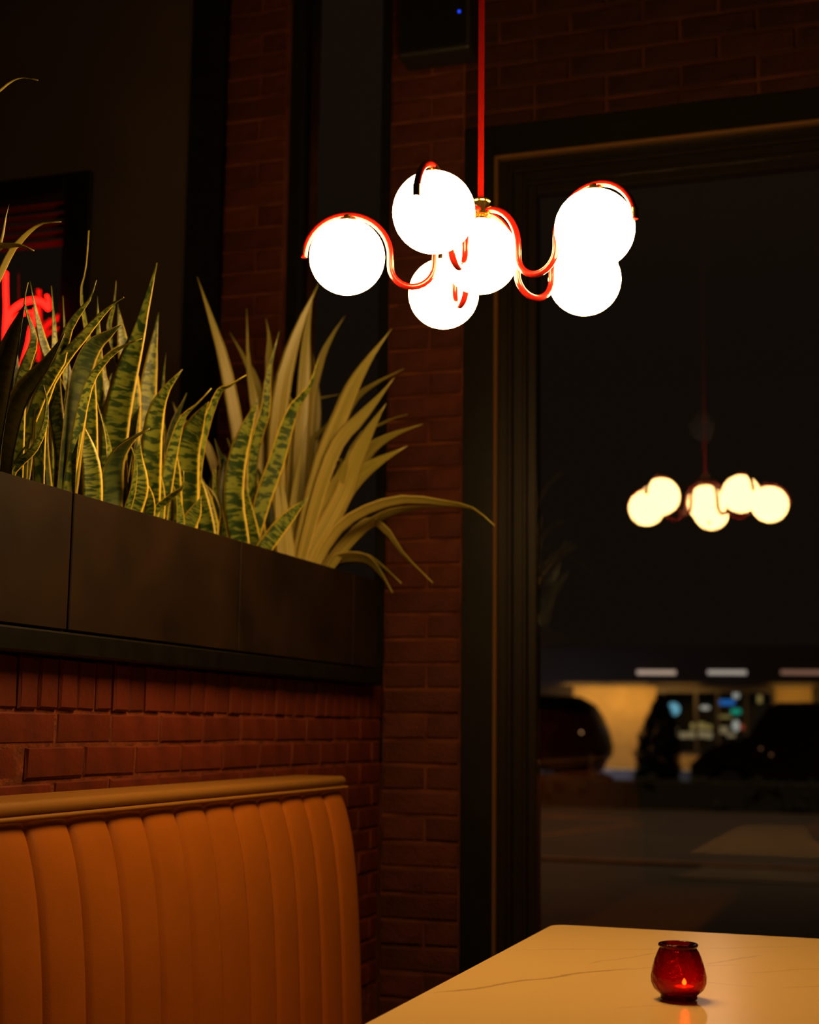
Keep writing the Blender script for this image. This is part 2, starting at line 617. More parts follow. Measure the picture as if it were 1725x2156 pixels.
# ---- window with the neon sign ----
win3 = link('window_3', None, None)
win3['kind'] = 'structure'
bm = bmesh.new()
bx(bm, -2.80, -2.692, YB - .012, YB + .10, .9, 3.17, .004)
bx(bm, -3.55, -2.80, YB - .010, YB + .10, 3.09, 3.17, .004)
bx(bm, -3.55, -2.80, YB - .010, YB + .10, .9, 1.0, .004)
bx(bm, -3.60, -3.50, YB - .012, YB + .10, 1.0, 3.09, .004)
link('window_casing', fin(bm, 'window_casing'), M_FRAME, win3)
box('pane', -3.51, -2.795, YB + .07, YB + .076, .99, 3.10, M_GLASS, win3)
M_SLAT = mat('blind_slat', (.10, .014, .012), .35)  # red neon light put into the slat colour
for k, z in enumerate((3.075, 3.035, 3.00, 2.965, 2.93)):
    s = box('slat', -3.50, -2.805, -.014, .014, -.0012, .0012, M_SLAT, win3)
    s.location = (0, YB + .045, z)
    s.rotation_euler = (math.radians(-30), 0, 0)

# ---- room shell ----
wall_boxes('floor', [(-5, 3.5, -2.5, YM, -.1, 0)], M_FLOOR)
wall_boxes('ceiling', [(-5, 3.5, -2.5, YB + .3, 3.9, 4.0)], M_CEIL)
wall_boxes('wall_left', [(-5.1, -5, -2.5, YB + .3, 0, 3.9)], M_WALLP)
wall_boxes('wall_right', [(3.5, 3.6, -2.5, YB + .3, 0, 3.9)], M_WALLP)
wall_boxes('wall_front', [(-5, 3.5, -2.6, -2.5, 0, 3.9)], M_WALLP)

# ------------------------------------------------------------------ half wall of painted brick
hw = wall_boxes('wall_half', [(XW - .24, XW - .0035, 1.2, YM - .01, 0, 1.322)], M_MORTAR)
hw['label'] = 'low red painted brick wall behind the booth, carrying the planter'
L_ = .2135
zt = 1.2235
for r in range(0, 12):
    z1 = zt - r * .0667
    y = 1.45 + (0 if r % 2 == 0 else .107) + (2.5192 - 1.45) % L_ - L_
    while y < YB - .03:
        s, e = max(y, 1.45), min(y + L_, YB - .004)
        vis = z1 > .98 or e > 3.5
        if e - s > .04 and vis:
            put_brick(hw, (XW - .045, (s + e) / 2, z1 - .0667 / 2), (.09, e - s - .008, .0667 - .007), 'x', .003)
        y += L_
y = 1.46
k = 0
while y < YB - .05:
    w = .0705
    put_brick(hw, (XW - .045, y + w / 2, zt + .052), (.096, w - .0060 - (.006 if k % 7 == 3 else 0), .100), 'x', .003)
    y += w
    k += 1

# ------------------------------------------------------------------ planter on the half wall
PF = -1.52
pl = empty('planter_box', (PF, 3.0, 1.326), 'long dark bronze metal planter on top of the brick half wall, full of plants', 'planter')
def child_box(name, x0, x1, y0, y1, z0, z1, m, par, bev=0, seg=1, **p):
    o = box(name, x0, x1, y0, y1, z0, z1, m, None, bev, seg, **p)
    o.parent = par
    o.matrix_parent_inverse = Matrix.Translation(-par.location)
    return o
child_box('base_board', PF - .30, PF + .012, 1.0, 4.275, 1.327, 1.372, M_STRIP, pl, .004)
jo = [1.0, 1.70, 2.478, 3.253, 4.045, 4.262]
for a, b in zip(jo, jo[1:]):
    child_box('panel', PF - .008, PF, a + .0035, b - .0035, 1.377, 1.647, M_PANEL, pl, .002)
for a, b in zip(jo, jo[1:]):
    child_box('back_panel', PF - .295, PF - .287, a + .0035, b - .0035, 1.377, 1.640, M_PANEL, pl, .002)
child_box('end_panel', PF - .287, PF - .010, 4.254, 4.262, 1.377, 1.645, M_PANEL, pl, .002)
child_box('end_panel', PF - .287, PF - .010, 1.002, 1.010, 1.377, 1.645, M_PANEL, pl, .002)
child_box('liner', PF - .284, PF - .011, 1.012, 4.252, 1.374, 1.58, M_STRIP, pl)
soil = link('soil', None, None)
bpy.data.objects.remove(soil)
bm = bmesh.new()
bmesh.ops.create_grid(bm, x_segments=8, y_segments=80, size=.5)
for v in bm.verts:
    v.co = Vector((v.co.x * .272 + PF - .1475, v.co.y * 3.23 + 2.63, 1.59 + noise.noise(Vector((v.co.x * 3, v.co.y * 60, 0))) * .008))
ext = bmesh.ops.extrude_face_region(bm, geom=bm.faces[:])
for v in [g for g in ext['geom'] if isinstance(g, bmesh.types.BMVert)]:
    v.co.z = 1.575
so = link('soil', fin(bm, 'soil', True), M_SOIL)
so['kind'] = 'stuff'
so.parent = pl
so.matrix_parent_inverse = Matrix.Translation(-pl.location)

# ------------------------------------------------------------------ leaves
def catmull(P, n):
    P = [P[0] * 2 - P[1]] + P + [P[-1] * 2 - P[-2]]
    segs = len(P) - 3
    out = []
    for i in range(n + 1):
        t = i / n * segs
        s = min(int(t), segs - 1)
        u = t - s
        p0, p1, p2, p3 = P[s:s + 4]
        out.append(.5 * ((2 * p1) + (p2 - p0) * u + (2 * p0 - 5 * p1 + 4 * p2 - p3) * u * u + (3 * p1 - p0 - 3 * p2 + p3) * u ** 3))
    return out
def leaf_mesh(pts, width, phi, twist, kind, gutter=.22):
    """pts: world centre line, base first. width: full width in metres. closed thin blade."""
    n = 14
    C = catmull(pts, n)
    bm = bmesh.new()
    uvl = bm.loops.layers.uv.new('UVMap')
    rings = []
    across = (-1, -.62, 0, .62, 1, .62, 0, -.62)
    us = (0, .19, .5, .81, 1, .81, .5, .19)
    for i, c in enumerate(C):
        t = i / n
        tan = (C[min(i + 1, n)] - C[max(i - 1, 0)]).normalized()
        view = (c - EYE).normalized()
        side = tan.cross(view)
        if side.length < 1e-3:
            side = RT.copy()
        side.normalize()
        nor = side.cross(tan).normalized()
        if nor.dot(view) > 0:
            nor = -nor
        a = phi + twist * (t - .5)
        s2 = side * math.cos(a) + nor * math.sin(a)
        n2 = nor * math.cos(a) - side * math.sin(a)
        if kind == 'snake':
            w = (.52 + .48 * math.sin(math.pi * min(1, t * 1.15) ** .8)) * (1 if t < .62 else max(0.0, 1 - ((t - .62) / .38) ** 1.9))
        else:
            w = (.50 + .5 * math.sin(math.pi * t ** .75)) * (1 if t < .6 else max(0.0, 1 - ((t - .6) / .4) ** 1.6))
        hw_ = max(w, .02) * width / 2
        th = .0013 + .0012 * (1 - t)
        ring = []
        for j, (ax, u) in enumerate(zip(across, us)):
            back = j > 4
            h = -gutter * hw_ * (1 - ax * ax)
            tt = 0 if j in (0, 4) else (th if not back else -th)
            ring.append((bm.verts.new(c + s2 * ax * hw_ + n2 * (h + tt)), u, t))
        rings.append(ring)
    for r0, r1 in zip(rings, rings[1:]):
        for j in range(8):
            q = [r0[j], r0[(j + 1) % 8], r1[(j + 1) % 8], r1[j]]
            f = bm.faces.new([x[0] for x in q])
            f.smooth = True
            for lp, x in zip(f.loops, q):
                lp[uvl].uv = (x[1], x[2])
    bm.faces.new([x[0] for x in rings[0]])
    bm.faces.new([x[0] for x in rings[-1]])
    bmesh.ops.recalc_face_normals(bm, faces=bm.faces[:])
    me = bpy.data.meshes.new('leaf')
    bm.to_mesh(me)
    bm.free()
    return me
XA = lambda x, y: (x / 2.874, 400 + y / 2.874)
XB = lambda x, y: (350 + x / 2.3, 550 + y / 2.3)
def make_leaf(parent, pix, wpx, xbase, phi=0, twist=0, kind='snake', m=None, dz=0.0, D=None):
    """pix: photo polyline base first; the leaf stands at the depth where its base meets the planter"""
    bxp, byp = pix[0]
    if D is None:
        D = (at(bxp, byp, X=xbase) - EYE).dot(FW)
    P = []
    n = len(pix)
    for i, (x, y) in enumerate(pix):
        P.append(at(x, y, D=D + dz * (i / (n - 1)) ** 1.3))
    b = P[0]
    if b.z > 1.60:
        d = (P[0] - P[1])
        d.z = 0
        P.insert(0, Vector((b.x + max(-.02, min(.02, d.x * .3)), b.y, 1.585)))
    for i, p in enumerate(P):      # keep clear of the window wall and inside the box while below its rim
        p.y = min(p.y, YB - .04)
        if p.z < 1.66 and i < 2:
            p.x = min(max(p.x, PF - .268), PF - .03)
    P[0].y = min(P[0].y, 4.23)
    w = wpx / FPX * D / max(.45, math.cos(phi)) * (1.10 if kind == 'snake' else 1.15)
    me = leaf_mesh(P, w, phi, twist * 2.0 + rnd.uniform(-.35, .35), kind, .30 if kind == 'snake' else .22)
    me.materials.append(m)
    o = link('leaf', me, None, parent)
    o.matrix_parent_inverse = Matrix.Translation(-parent.location)
    return o

# (crop, polyline, width in crop pixels, phi degrees, twist degrees, dark?, depth plane offset)
SN = [
 ('A', [(690,1900),(680,1560),(740,1200),(840,850),(950,440)], 165, -18, 10, 0, 0),
 ('A', [(760,1900),(780,1500),(790,1200),(740,900),(712,690)], 125, 15, 10, 0, -.05),
 ('A', [(905,1950),(885,1400),(915,1050),(960,740)], 112, 20, -20, 0, -.04),
 ('A', [(905,1850),(925,1450),(985,1240),(1105,1085)], 125, -10, 20, 0, .02),
 ('A', [(1120,2000),(1130,1600),(1195,1400),(1262,1282)], 150, -22, 0, 0, .03),
 ('A', [(1160,2040),(1215,1560),(1315,1240),(1390,1185),(1490,1120)], 45, 50, 30, 0, .03),
 ('A', [(655,1930),(668,1700),(650,1500),(580,1260)], 45, 60, 10, 0, .03),
 ('A', [(560,1920),(555,1700),(520,1520),(485,1385)], 112, 8, 10, 0, .04),
 ('A', [(545,1900),(545,1500),(552,1200),(585,980)], 90, -5, 30, 0, .0),
 ('A', [(400,1880),(460,1520),(530,1200),(620,1050),(740,950),(858,900)], 55, 42, 30, 0, .05),
 ('A', [(370,1880),(385,1600),(340,1350),(345,1090),(395,880)], 98, 12, 25, 0, .02),
 ('A', [(150,1500),(270,1180),(360,1040),(405,860),(480,740),(545,660),(583,545)], 68, 20, 40, 0, .03),
 ('A', [(20,1560),(110,1260),(270,1060),(390,870)], 125, -55, 10, 1, .06),
 ('A', [(250,1300),(360,1060),(490,900),(610,760),(700,680),(750,650)], 66, 30, 50, 0, .06),
 ('A', [(400,1900),(455,1380),(500,1100),(570,940),(660,870),(735,810)], 118, 55, 10, 1, .05),
 ('A', [(600,1300),(540,930),(492,640),(520,480),(538,245)], 30, 45, 60, 0, -.06),
 ('A', [(600,1500),(597,1000),(590,640)], 72, 0, 10, 0, -.05),
 ('A', [(735,1150),(660,860),(690,700),(703,550)], 34, 35, 20, 0, -.07),
 ('A', [(330,1250),(330,850),(310,580)], 55, 25, 40, 0, -.05),
 ('A', [(330,1150),(265,940),(225,770),(180,550)], 58, 20, 30, 0, -.03),
 ('A', [(110,1500),(130,1150),(195,960),(200,850),(150,690),(170,560)], 62, 30, 60, 0, .03),
 ('A', [(-60,1500),(20,1080),(90,850),(150,690)], 135, -60, 10, 1, .06),
 ('A', [(60,1740),(120,1650),(205,1570),(272,1430),(285,1280),(262,1180)], 42, 52, 20, 0, .05),
 ('A', [(50,1740),(110,1620),(165,1535)], 24, 30, 20, 0, .05),
 ('A', [(800,1960),(845,1800),(835,1640),(848,1515)], 105, 10, 20, 0, .04),
 ('A', [(765,1960),(805,1820),(822,1650),(795,1555)], 34, 55, 20, 0, .05),
 ('A', [(900,2010),(908,1900),(885,1800),(848,1740)], 60, -10, 20, 0, .05),
 ('A', [(670,1900),(695,1660),(775,1530),(905,1445)], 105, 60, 20, 1, .04),
 ('A', [(935,1960),(1030,1860),(1105,1795),(1112,1700)], 34, 45, 30, 0, .05),
 ('A', [(1130,2060),(1180,1950),(1218,1855)], 95, -10, 0, 0, .05),
 ('A', [(990,1900),(1030,1650),(1065,1500),(1110,1370),(1190,1300),(1280,1200)], 66, 25, 60, 0, .0),
 ('A', [(1095,2050),(1085,1900),(1050,1790)], 42, 40, 20, 0, .04),
 ('A', [(960,1900),(950,1600),(925,1420)], 80, 20, 20, 0, -.02),
 ('A', [(1270,1990),(1235,1820),(1195,1690)], 88, 20, 20, 0, -.02),
 ('A', [(1345,2120),(1310,1920),(1290,1690)], 74, 30, 20, 0, -.02),
 ('A', [(985,1300),(990,1120),(1006,985)], 20, 0, 20, 0, -.09),
 ('A', [(1050,1850),(1050,1650),(1060,1540)], 100, -15, 10, 0, .0),
 ('A', [(960,1960),(965,1800),(940,1600)], 70, 10, 40, 0, .01),
 ('A', [(240,1860),(245,1650),(205,1580)], 60, 30, 40, 1, .0),
 ('A', [(130,1820),(175,1480),(190,1300),(240,1170)], 70, 30, 30, 1, .0),
 ('A', [(690,1400),(620,1100),(650,1000),(735,930)], 45, 30, 30, 0, -.05),
 ('A', [(470,1500),(400,1150),(395,900),(380,640)], 44, 40, 30, 0, -.07),
 ('A', [(0,1700),(-20,1450),(-5,1290)], 30, 40, 0, 0, .0),
 ('A', [(420,1920),(435,1700),(480,1480)], 60, -35, 20, 0, .05),
 ('B', [(362,1400),(325,1160),(345,950),(400,780),(448,660)], 96, -14, 14, 0, .05),
 ('B', [(440,1380),(415,1050),(440,860),(482,720),(495,540),(548,340)], 52, 30, -40, 0, .03),
 ('B', [(395,1420),(470,1150),(535,970),(575,830),(625,700),(695,610),(738,470)], 74, 15, 40, 0, .02),
 ('B', [(420,1400),(400,1250),(385,1080)], 80, -10, 20, 0, .04),
 ('B', [(450,1430),(540,1300),(620,1210),(692,1142)], 72, -15, 10, 0, .08),
 ('B', [(270,1360),(245,1200),(240,1000)], 70, 30, 30, 0, -.03),
 ('B', [(335,1380),(350,1200),(330,1050)], 76, 12, 20, 0, .0),
 ('B', [(200,1330),(160,1120),(150,1010)], 78, -20, 20, 0, .02),
 ('B', [(300,1340),(290,1050),(235,860)], 70, 25, 20, 1, -.05),
 ('A', [(260,1900),(255,1500),(330,1250)], 100, 45, 20, 1, -.03),
 ('A', [(480,1900),(450,1500),(470,1200)], 100, 40, 20, 1, -.05),
 ('A', [(640,1900),(600,1500),(640,1250)], 90, 40, 20, 1, -.05),
 ('A', [(1020,1980),(1010,1800),(960,1700)], 80, 30, 20, 0, -.03),
]
PLANTS = [
 (0, 55, 'snake plant at the left frame edge, in front of the red neon sign'),
 (55, 118, 'snake plant with a dark slanting blade, just right of the red neon sign'),
 (118, 182, 'snake plant with narrow wavy blades and one thin tall curling tip'),
 (182, 262, 'snake plant with the broadest and tallest banded upright blade'),
 (262, 345, 'snake plant with a rounded leaf curling right, above the first planter joint'),
 (345, 470, 'snake plant with a bright yellow backed blade, left of the second planter joint'),
 (470, 640, 'snake plant with dark banded blades in front of the pale strap leaved plant'),
]
plants = []
for a, b, lab in PLANTS:
    px = (a + b) / 2
    p0 = at(max(px, 10), 1100, X=PF - .15)
    plants.append((a, b, empty('snake_plant', (PF - .15, p0.y, 1.59), lab, 'plant', 'snake plants in the planter')))
def plant_for(x):
    for a, b, e in plants:
        if x < b:
            return e
    return plants[-1][2]
for crop, pts, w, phi, tw, dark, dx in SN:
    sc, f = (2.874, XA) if crop == 'A' else (2.3, XB)
    pix = [f(*p) for p in pts]
    rim = 995 + .2746 * pix[0][0] + 6
    if pix[0][1] < rim - 25:            # carry the blade down behind the planter rim
        pix.insert(0, (pix[0][0] + (pix[0][0] - pix[1][0]) * .15, rim))
    make_leaf(plant_for(pix[0][0]), pix, w / sc, PF - .14 + dx, math.radians(phi), math.radians(tw), 'snake', M_SNAKE2 if dark else M_SNAKE, dz=-.02 + rnd.uniform(-.05, .03))
# low blades filling the clumps
for a, b, e in plants:
    for k in range(8):
        x = rnd.uniform(max(a, 0), b)
        rim = 1000 + .2746 * x
        h = rnd.uniform(110, 290) * (1 if x < 420 else .75)
        lean = rnd.uniform(-45, 45)
        c = rnd.uniform(-22, 22)
        pix = [(x, rim), (x + lean * .2 + c, rim - h * .4), (x + lean * .6 + c, rim - h * .75), (x + lean, rim - h)]
        make_leaf(e, pix, rnd.uniform(18, 36), PF - rnd.uniform(.17, .25), math.radians(rnd.uniform(-50, 50)), math.radians(rnd.uniform(-50, 50)), 'snake', M_SNAKE2 if k % 4 else M_SNAKE)

flax = empty('strap_leaved_plant', (PF - .15, 3.98, 1.59), 'pale yellow green strap leaved plant fanning out at the right end of the planter', 'plant')
FX = [
 ([(430,1420),(385,1100),(350,850),(285,500),(215,270),(150,75)], 62, 10, 10, -.04, 0),
 ([(545,1420),(530,1000),(560,620),(640,330),(740,105)], 82, -8, 10, -.03, 0),
 ([(640,1440),(648,1000),(670,600),(682,350),(712,160)], 66, 15, 10, -.02, 0),
 ([(700,1440),(705,1000),(735,700),(712,450)], 48, 10, 20, -.06, 0),
 ([(690,1440),(700,760),(745,500),(800,370),(866,264)], 36, 20, 10, -.06, 0),
 ([(635,1440),(740,1000),(840,750),(905,600),(985,470),(1092,328)], 72, -15, 10, .03, -.08),
 ([(700,1450),(820,900),(900,690),(1000,600),(1153,520)], 36, 30, 10, -.05, -.08),
 ([(650,1450),(740,1110),(830,880),(930,770),(1020,670),(1107,562)], 62, -10, 20, .04, -.08),
 ([(675,1455),(840,1160),(905,980),(990,810),(1066,688)], 80, -5, 10, .05, -.10),
 ([(700,1460),(820,1150),(960,940),(1080,850),(1243,788)], 66, 15, 10, .02, -.10),
 ([(705,1465),(830,1170),(900,1060),(1010,980),(1168,895)], 92, -18, 10, .05, -.14),
 ([(685,1460),(775,1180),(845,1040),(887,918)], 74, 5, 10, .05, -.08),
 ([(725,1470),(830,1300),(970,1205),(1150,1155),(1350,1172),(1485,1197),(1592,1282)], 44, 35, 20, .08, -.30),
 ([(790,1490),(940,1310),(1070,1225),(1200,1195),(1345,1190)], 40, 30, 10, .08, -.25),
 ([(770,1480),(960,1270),(1060,1300),(1150,1420),(1292,1557)], 36, 40, 30, .07, -.25),
 ([(790,1490),(850,1440),(960,1440),(1030,1500),(1097,1605)], 50, 45, 20, .07, -.22),
 ([(795,1490),(870,1430),(970,1430),(1050,1480),(1140,1560)], 26, 45, 20, .05, -.22),
 ([(740,1470),(800,1300),(905,1120)], 52, 30, 10, .0, -.05),
 ([(480,1420),(460,1000),(430,700),(400,500),(390,230)], 44, 20, 10, -.08, 0),
 ([(560,1420),(500,1000),(450,640),(385,480),(308,345)], 50, 15, 20, -.08, 0),
 ([(520,1420),(505,1000),(500,520),(500,380),(484,278)], 40, 20, 30, -.09, 0),
 ([(560,1440),(545,1200),(525,950)], 42, 10, 10, .04, 0),
 ([(605,1450),(575,1200),(555,980)], 42, 10, 10, .05, 0),
 ([(620,1450),(620,1150),(680,800)], 42, 10, 10, .0, 0),
 ([(660,1450),(700,920),(745,830),(825,740)], 24, 20, 10, -.07, -.03),
 ([(650,1450),(655,700),(740,665),(870,640)], 18, 20, 10, -.10, -.03),
 ([(700,1450),(900,900),(1060,780),(1172,740)], 16, 20, 10, -.06, -.10),
 ([(700,1450),(790,1230),(830,1040),(845,960),(700,970)], 26, 20, 10, -.04, -.05),
 ([(735,1465),(770,1330),(840,1190),(870,1080)], 60, 25, 10, .02, -.04),
 ([(715,1460),(730,1250),(760,1100),(830,980)], 52, -25, 10, .05, -.04),
 ([(600,1450),(610,1000),(640,760),(590,640)], 46, 30, 10, -.05, 0),
 ([(640,1440),(600,1100),(610,900),(570,700)], 50, -10, 10, -.04, 0),
 ([(330,1380),(260,1080),(190,880),(70,760),(30,680)], 40, 20, 20, -.10, 0),
]
for pts, w, phi, tw, dx, dz in FX:
    pix = [XB(*p) for p in pts]
    make_leaf(flax, pix, w / 2.3, PF - .15 + dx, math.radians(phi), math.radians(tw), 'flax', M_FLAX, dz=dz)
# a taller tan-leaved plant that leans in from outside the left edge
tp = empty('tall_tan_plant', (PF - .17, 2.15, 1.59), 'thin tan blades arching in above the neon sign at the far left edge', 'plant')
for pts, w, phi in [
 ([(-70,1050),(-40,700),(15,545),(38,512),(62,487),(90,470),(129,467)], 13, 30),
 ([(-80,1050),(-60,640),(-15,530),(22,518),(46,518),(72,528)], 14, 55),
 ([(-60,1050),(-20,600),(3,505),(12,456),(19,430)], 7, 20),
 ([(-110,1050),(-110,420),(-50,240),(0,190),(28,169),(51,163),(81,169)], 6, 30)]:
    make_leaf(tp, pts, w, PF - .15, math.radians(phi), .3, 'flax', M_FLAX)

# ------------------------------------------------------------------ neon sign (red tubes, hung before the dark window)
M_NEON = mat('red_neon', (.3, .01, .01), .3, emit=(1, .004, .002), estr=11)
neon = empty('neon_sign', tuple(at(40, 680, Y=YB - .04)), 'glowing red neon script sign hanging in the dark window behind the plants', 'sign')
def neon_stroke(pix, wpx):
    P = [at(x, y, Y=YB - .035) for x, y in pix]
    P = catmull(P, 18)
    D = (P[0] - EYE).dot(FW)
    o = tube('neon_tube', P, wpx / FPX * D / 2, M_NEON, None, 10)
    o.parent = neon
    o.matrix_parent_inverse = Matrix.Translation(-neon.location)
neon_stroke([(12, 574), (12, 610), (13, 650), (11, 690), (10, 730)], 9)
neon_stroke([(12, 680), (26, 654), (44, 640), (66, 632), (88, 636), (103, 650)], 12)
neon_stroke([(98, 622), (103, 634), (103, 650)], 6)
neon_stroke([(76, 650), (70, 675), (64, 700), (60, 722), (52, 752), (46, 778), (44, 788)], 10)
neon_stroke([(12, 690), (28, 672), (50, 660), (76, 658)], 7)
o = tube('neon_mount', [at(40, 560, Y=YB - .035), at(40, 640, Y=YB - .035)], .002, M_BLACKP, None, 6)
o.parent = neon
o.matrix_parent_inverse = Matrix.Translation(-neon.location)

# ------------------------------------------------------------------ booth
BY0, BY1 = 1.0, 3.705
booth = empty('booth_bench', (-1.42, 2.4, 0), 'orange channel tufted vinyl booth bench along the brick half wall', 'booth')
def at_end(x, y):
    return at(x, y, Y=BY1)
prof = [(-1.415, 1.034)] + [(q.x, q.z) for q in (at_end(723, 1668), at_end(735, 1700), at_end(746, 1750), at_end(753, 1800), at_end(760, 1880), at_end(765, 1990), at_end(769, 2156))]
xl, zl = prof[-1]
prof += [(xl + .004, zl - .10)]
CW = .1365
bm = bmesh.new()
SUB = 14
nch = int((BY1 - BY0) / CW)
ys = []
for c in range(nch):
    for s in range(SUB):
        ys.append((BY1 - .004 - c * CW - s / SUB * CW, s / SUB))
ys.append((BY1 - .004 - nch * CW, 0))
PP = [Vector((a, 0, b)) for a, b in prof]
prf = catmull(PP, 34)
grid = []
for (y, s) in ys:
    g = 1 - abs(math.sin(math.pi * s)) ** .26
    row = []
    for i, p in enumerate(prf):
        t = (prf[min(i + 1, len(prf) - 1)] - prf[max(i - 1, 0)]).normalized()
        nrm = Vector((-t.z, 0, t.x))
        if nrm.x < 0:
            nrm = -nrm
        sk = .004 * math.sin(math.pi * min(1, i / 10)) * (1 if s == 0 else 0)
        q = p - nrm * (.011 * g * min(1, .35 + i / 8))
        row.append(bm.verts.new((q.x, y + sk, q.z)))
    grid.append(row)
for a, b in zip(grid, grid[1:]):
    for i in range(len(a) - 1):
        bm.faces.new((a[i], a[i + 1], b[i + 1], b[i]))
# close: end face and back
def endcap(row, yy):
    back = [bm.verts.new((-1.548, yy, v.co.z)) for v in row]
    for i in range(len(row) - 1):
        bm.faces.new((row[i], row[i + 1], back[i + 1], back[i]))
    return back
ba = endcap(grid[0], BY1 - .004)
bb = endcap(grid[-1], grid[-1][0].co.y)
bm.faces.new((ba[0], ba[-1], bb[-1], bb[0]))
bm.faces.new([r[0] for r in grid] + [bb[0], ba[0]])
bm.faces.new([r[-1] for r in grid] + [bb[-1], ba[-1]])
back = link('backrest', fin(bm, 'backrest'), M_LEATH, None)
smooth_angle(back, 60)
back.parent = booth
back.matrix_parent_inverse = Matrix.Translation(-booth.location)
def sweep_y(name, poly, y0, y1, m, par, taper=0, ang=50):
    """closed (x,z) section swept along Y with a rounded far end"""
    cx = sum(p[0] for p in poly) / len(poly)
    cz = sum(p[1] for p in poly) / len(poly)
    bm = bmesh.new()
    rings = []
    st = [(y0, 1), (y1 - .02, 1), (y1 - .008, .93), (y1, .72)] if taper else [(y0, 1), (y1, 1)]
    for y, s in st:
        rings.append([bm.verts.new((cx + (x - cx) * s, y, cz + (z - cz) * s)) for x, z in poly])
    for a, b in zip(rings, rings[1:]):
        for k in range(len(poly)):
            bm.faces.new((a[k], a[(k + 1) % len(poly)], b[(k + 1) % len(poly)], b[k]))
    bm.faces.new(rings[0])
    bm.faces.new(rings[-1])
    o = link(name, fin(bm, name), m)
    smooth_angle(o, ang)
    o.parent = par
    o.matrix_parent_inverse = Matrix.Translation(-par.location)
    return o
def rrect(x0, x1, z0, z1, r, n=5):
    out = []
    for cx, cz, a0 in ((x1 - r, z0 + r, -90), (x1 - r, z1 - r, 0), (x0 + r, z1 - r, 90), (x0 + r, z0 + r, 180)):
        for k in range(n + 1):
            a = math.radians(a0 + 90 * k / n)
            out.append((cx + r * math.cos(a), cz + r * math.sin(a)))
    return out
sweep_y('top_rail', rrect(-1.550, -1.400, 1.043, 1.069, .0125), BY0, BY1 + .004, M_RAIL, booth, 1)['label'] = 'tan vinyl rail along the top'
sweep_y('piping', [(-1.402 + .0045 * math.cos(a), 1.0395 + .0045 * math.sin(a)) for a in [k * math.pi / 4 for k in range(8)]], BY0, BY1, M_RAIL, booth)['label'] = 'tan welt under the rail'
sweep_y('seat', rrect(-1.36, -.86, .30, .40, .04), BY0, BY1 - .03, M_LEATH, booth, 1)
child_box('base', -1.54, -.93, BY0, BY1 - .05, 0.0, .31, M_STRIP, booth, .004)

# ------------------------------------------------------------------ table
tb = empty('table', (-.36, 2.5, 0), 'cream veined stone topped table with rounded corners, right foreground', 'table')
def round_poly(pts, r, n=8):
    out = []
    m = len(pts)
    for i in range(m):
        p, a, b = Vector(pts[i]), Vector(pts[i - 1]), Vector(pts[(i + 1) % m])
        u, v = (a - p).normalized(), (b - p).normalized()
        ang = u.angle(v)
        d = r / math.tan(ang / 2)
        c = p + (u + v).normalized() * (r / math.sin(ang / 2))
        s, e = p + u * d, p + v * d
        a0 = math.atan2(s.y - c.y, s.x - c.x)
        a1 = math.atan2(e.y - c.y, e.x - c.x)
        da = (a1 - a0 + math.pi) % (2 * math.pi) - math.pi
        for k in range(n + 1):
            t = a0 + da * k / n
            out.append((c.x + r * math.cos(t), c.y + r * math.sin(t)))
    return out
cn = at(1164, 1945.5, Z=.76)
bl = at(765, 2156, Z=.76)
br = at(1725, 1976, Z=.76)
eL = (bl - cn)
eB = (br - cn)
c1 = (cn.x, cn.y)
c2 = (cn.x + eB.x / eB.length * .80, cn.y + eB.y / eB.length * .80)
c4 = (cn.x + eL.x / eL.length * 1.75, cn.y + eL.y / eL.length * 1.75)
c3 = (c2[0] + c4[0] - c1[0], c2[1] + c4[1] - c1[1])
bm = bmesh.new()
prism_bm(bm, round_poly([c1, c2, c3, c4], .035), .735, .760)
top = link('tabletop', fin(bm, 'tabletop'), M_MARBLE)
bev = top.modifiers.new('bevel', 'BEVEL')
bev.width = .003
bev.segments = 2
bev.limit_method = 'ANGLE'
top.parent = tb
top.matrix_parent_inverse = Matrix.Translation(-tb.location)
for yy in (1.95, 2.95):
    lg = lathe('pedestal', [(0, 0), (.24, 0), (.24, .012), (.05, .035), (.038, .06), (.038, .70), (.12, .72), (.12, .735), (0, .735)], M_PED, None, 24, (-.36, yy, 0))
    lg.parent = tb
    lg.matrix_parent_inverse = Matrix.Translation(-tb.location)

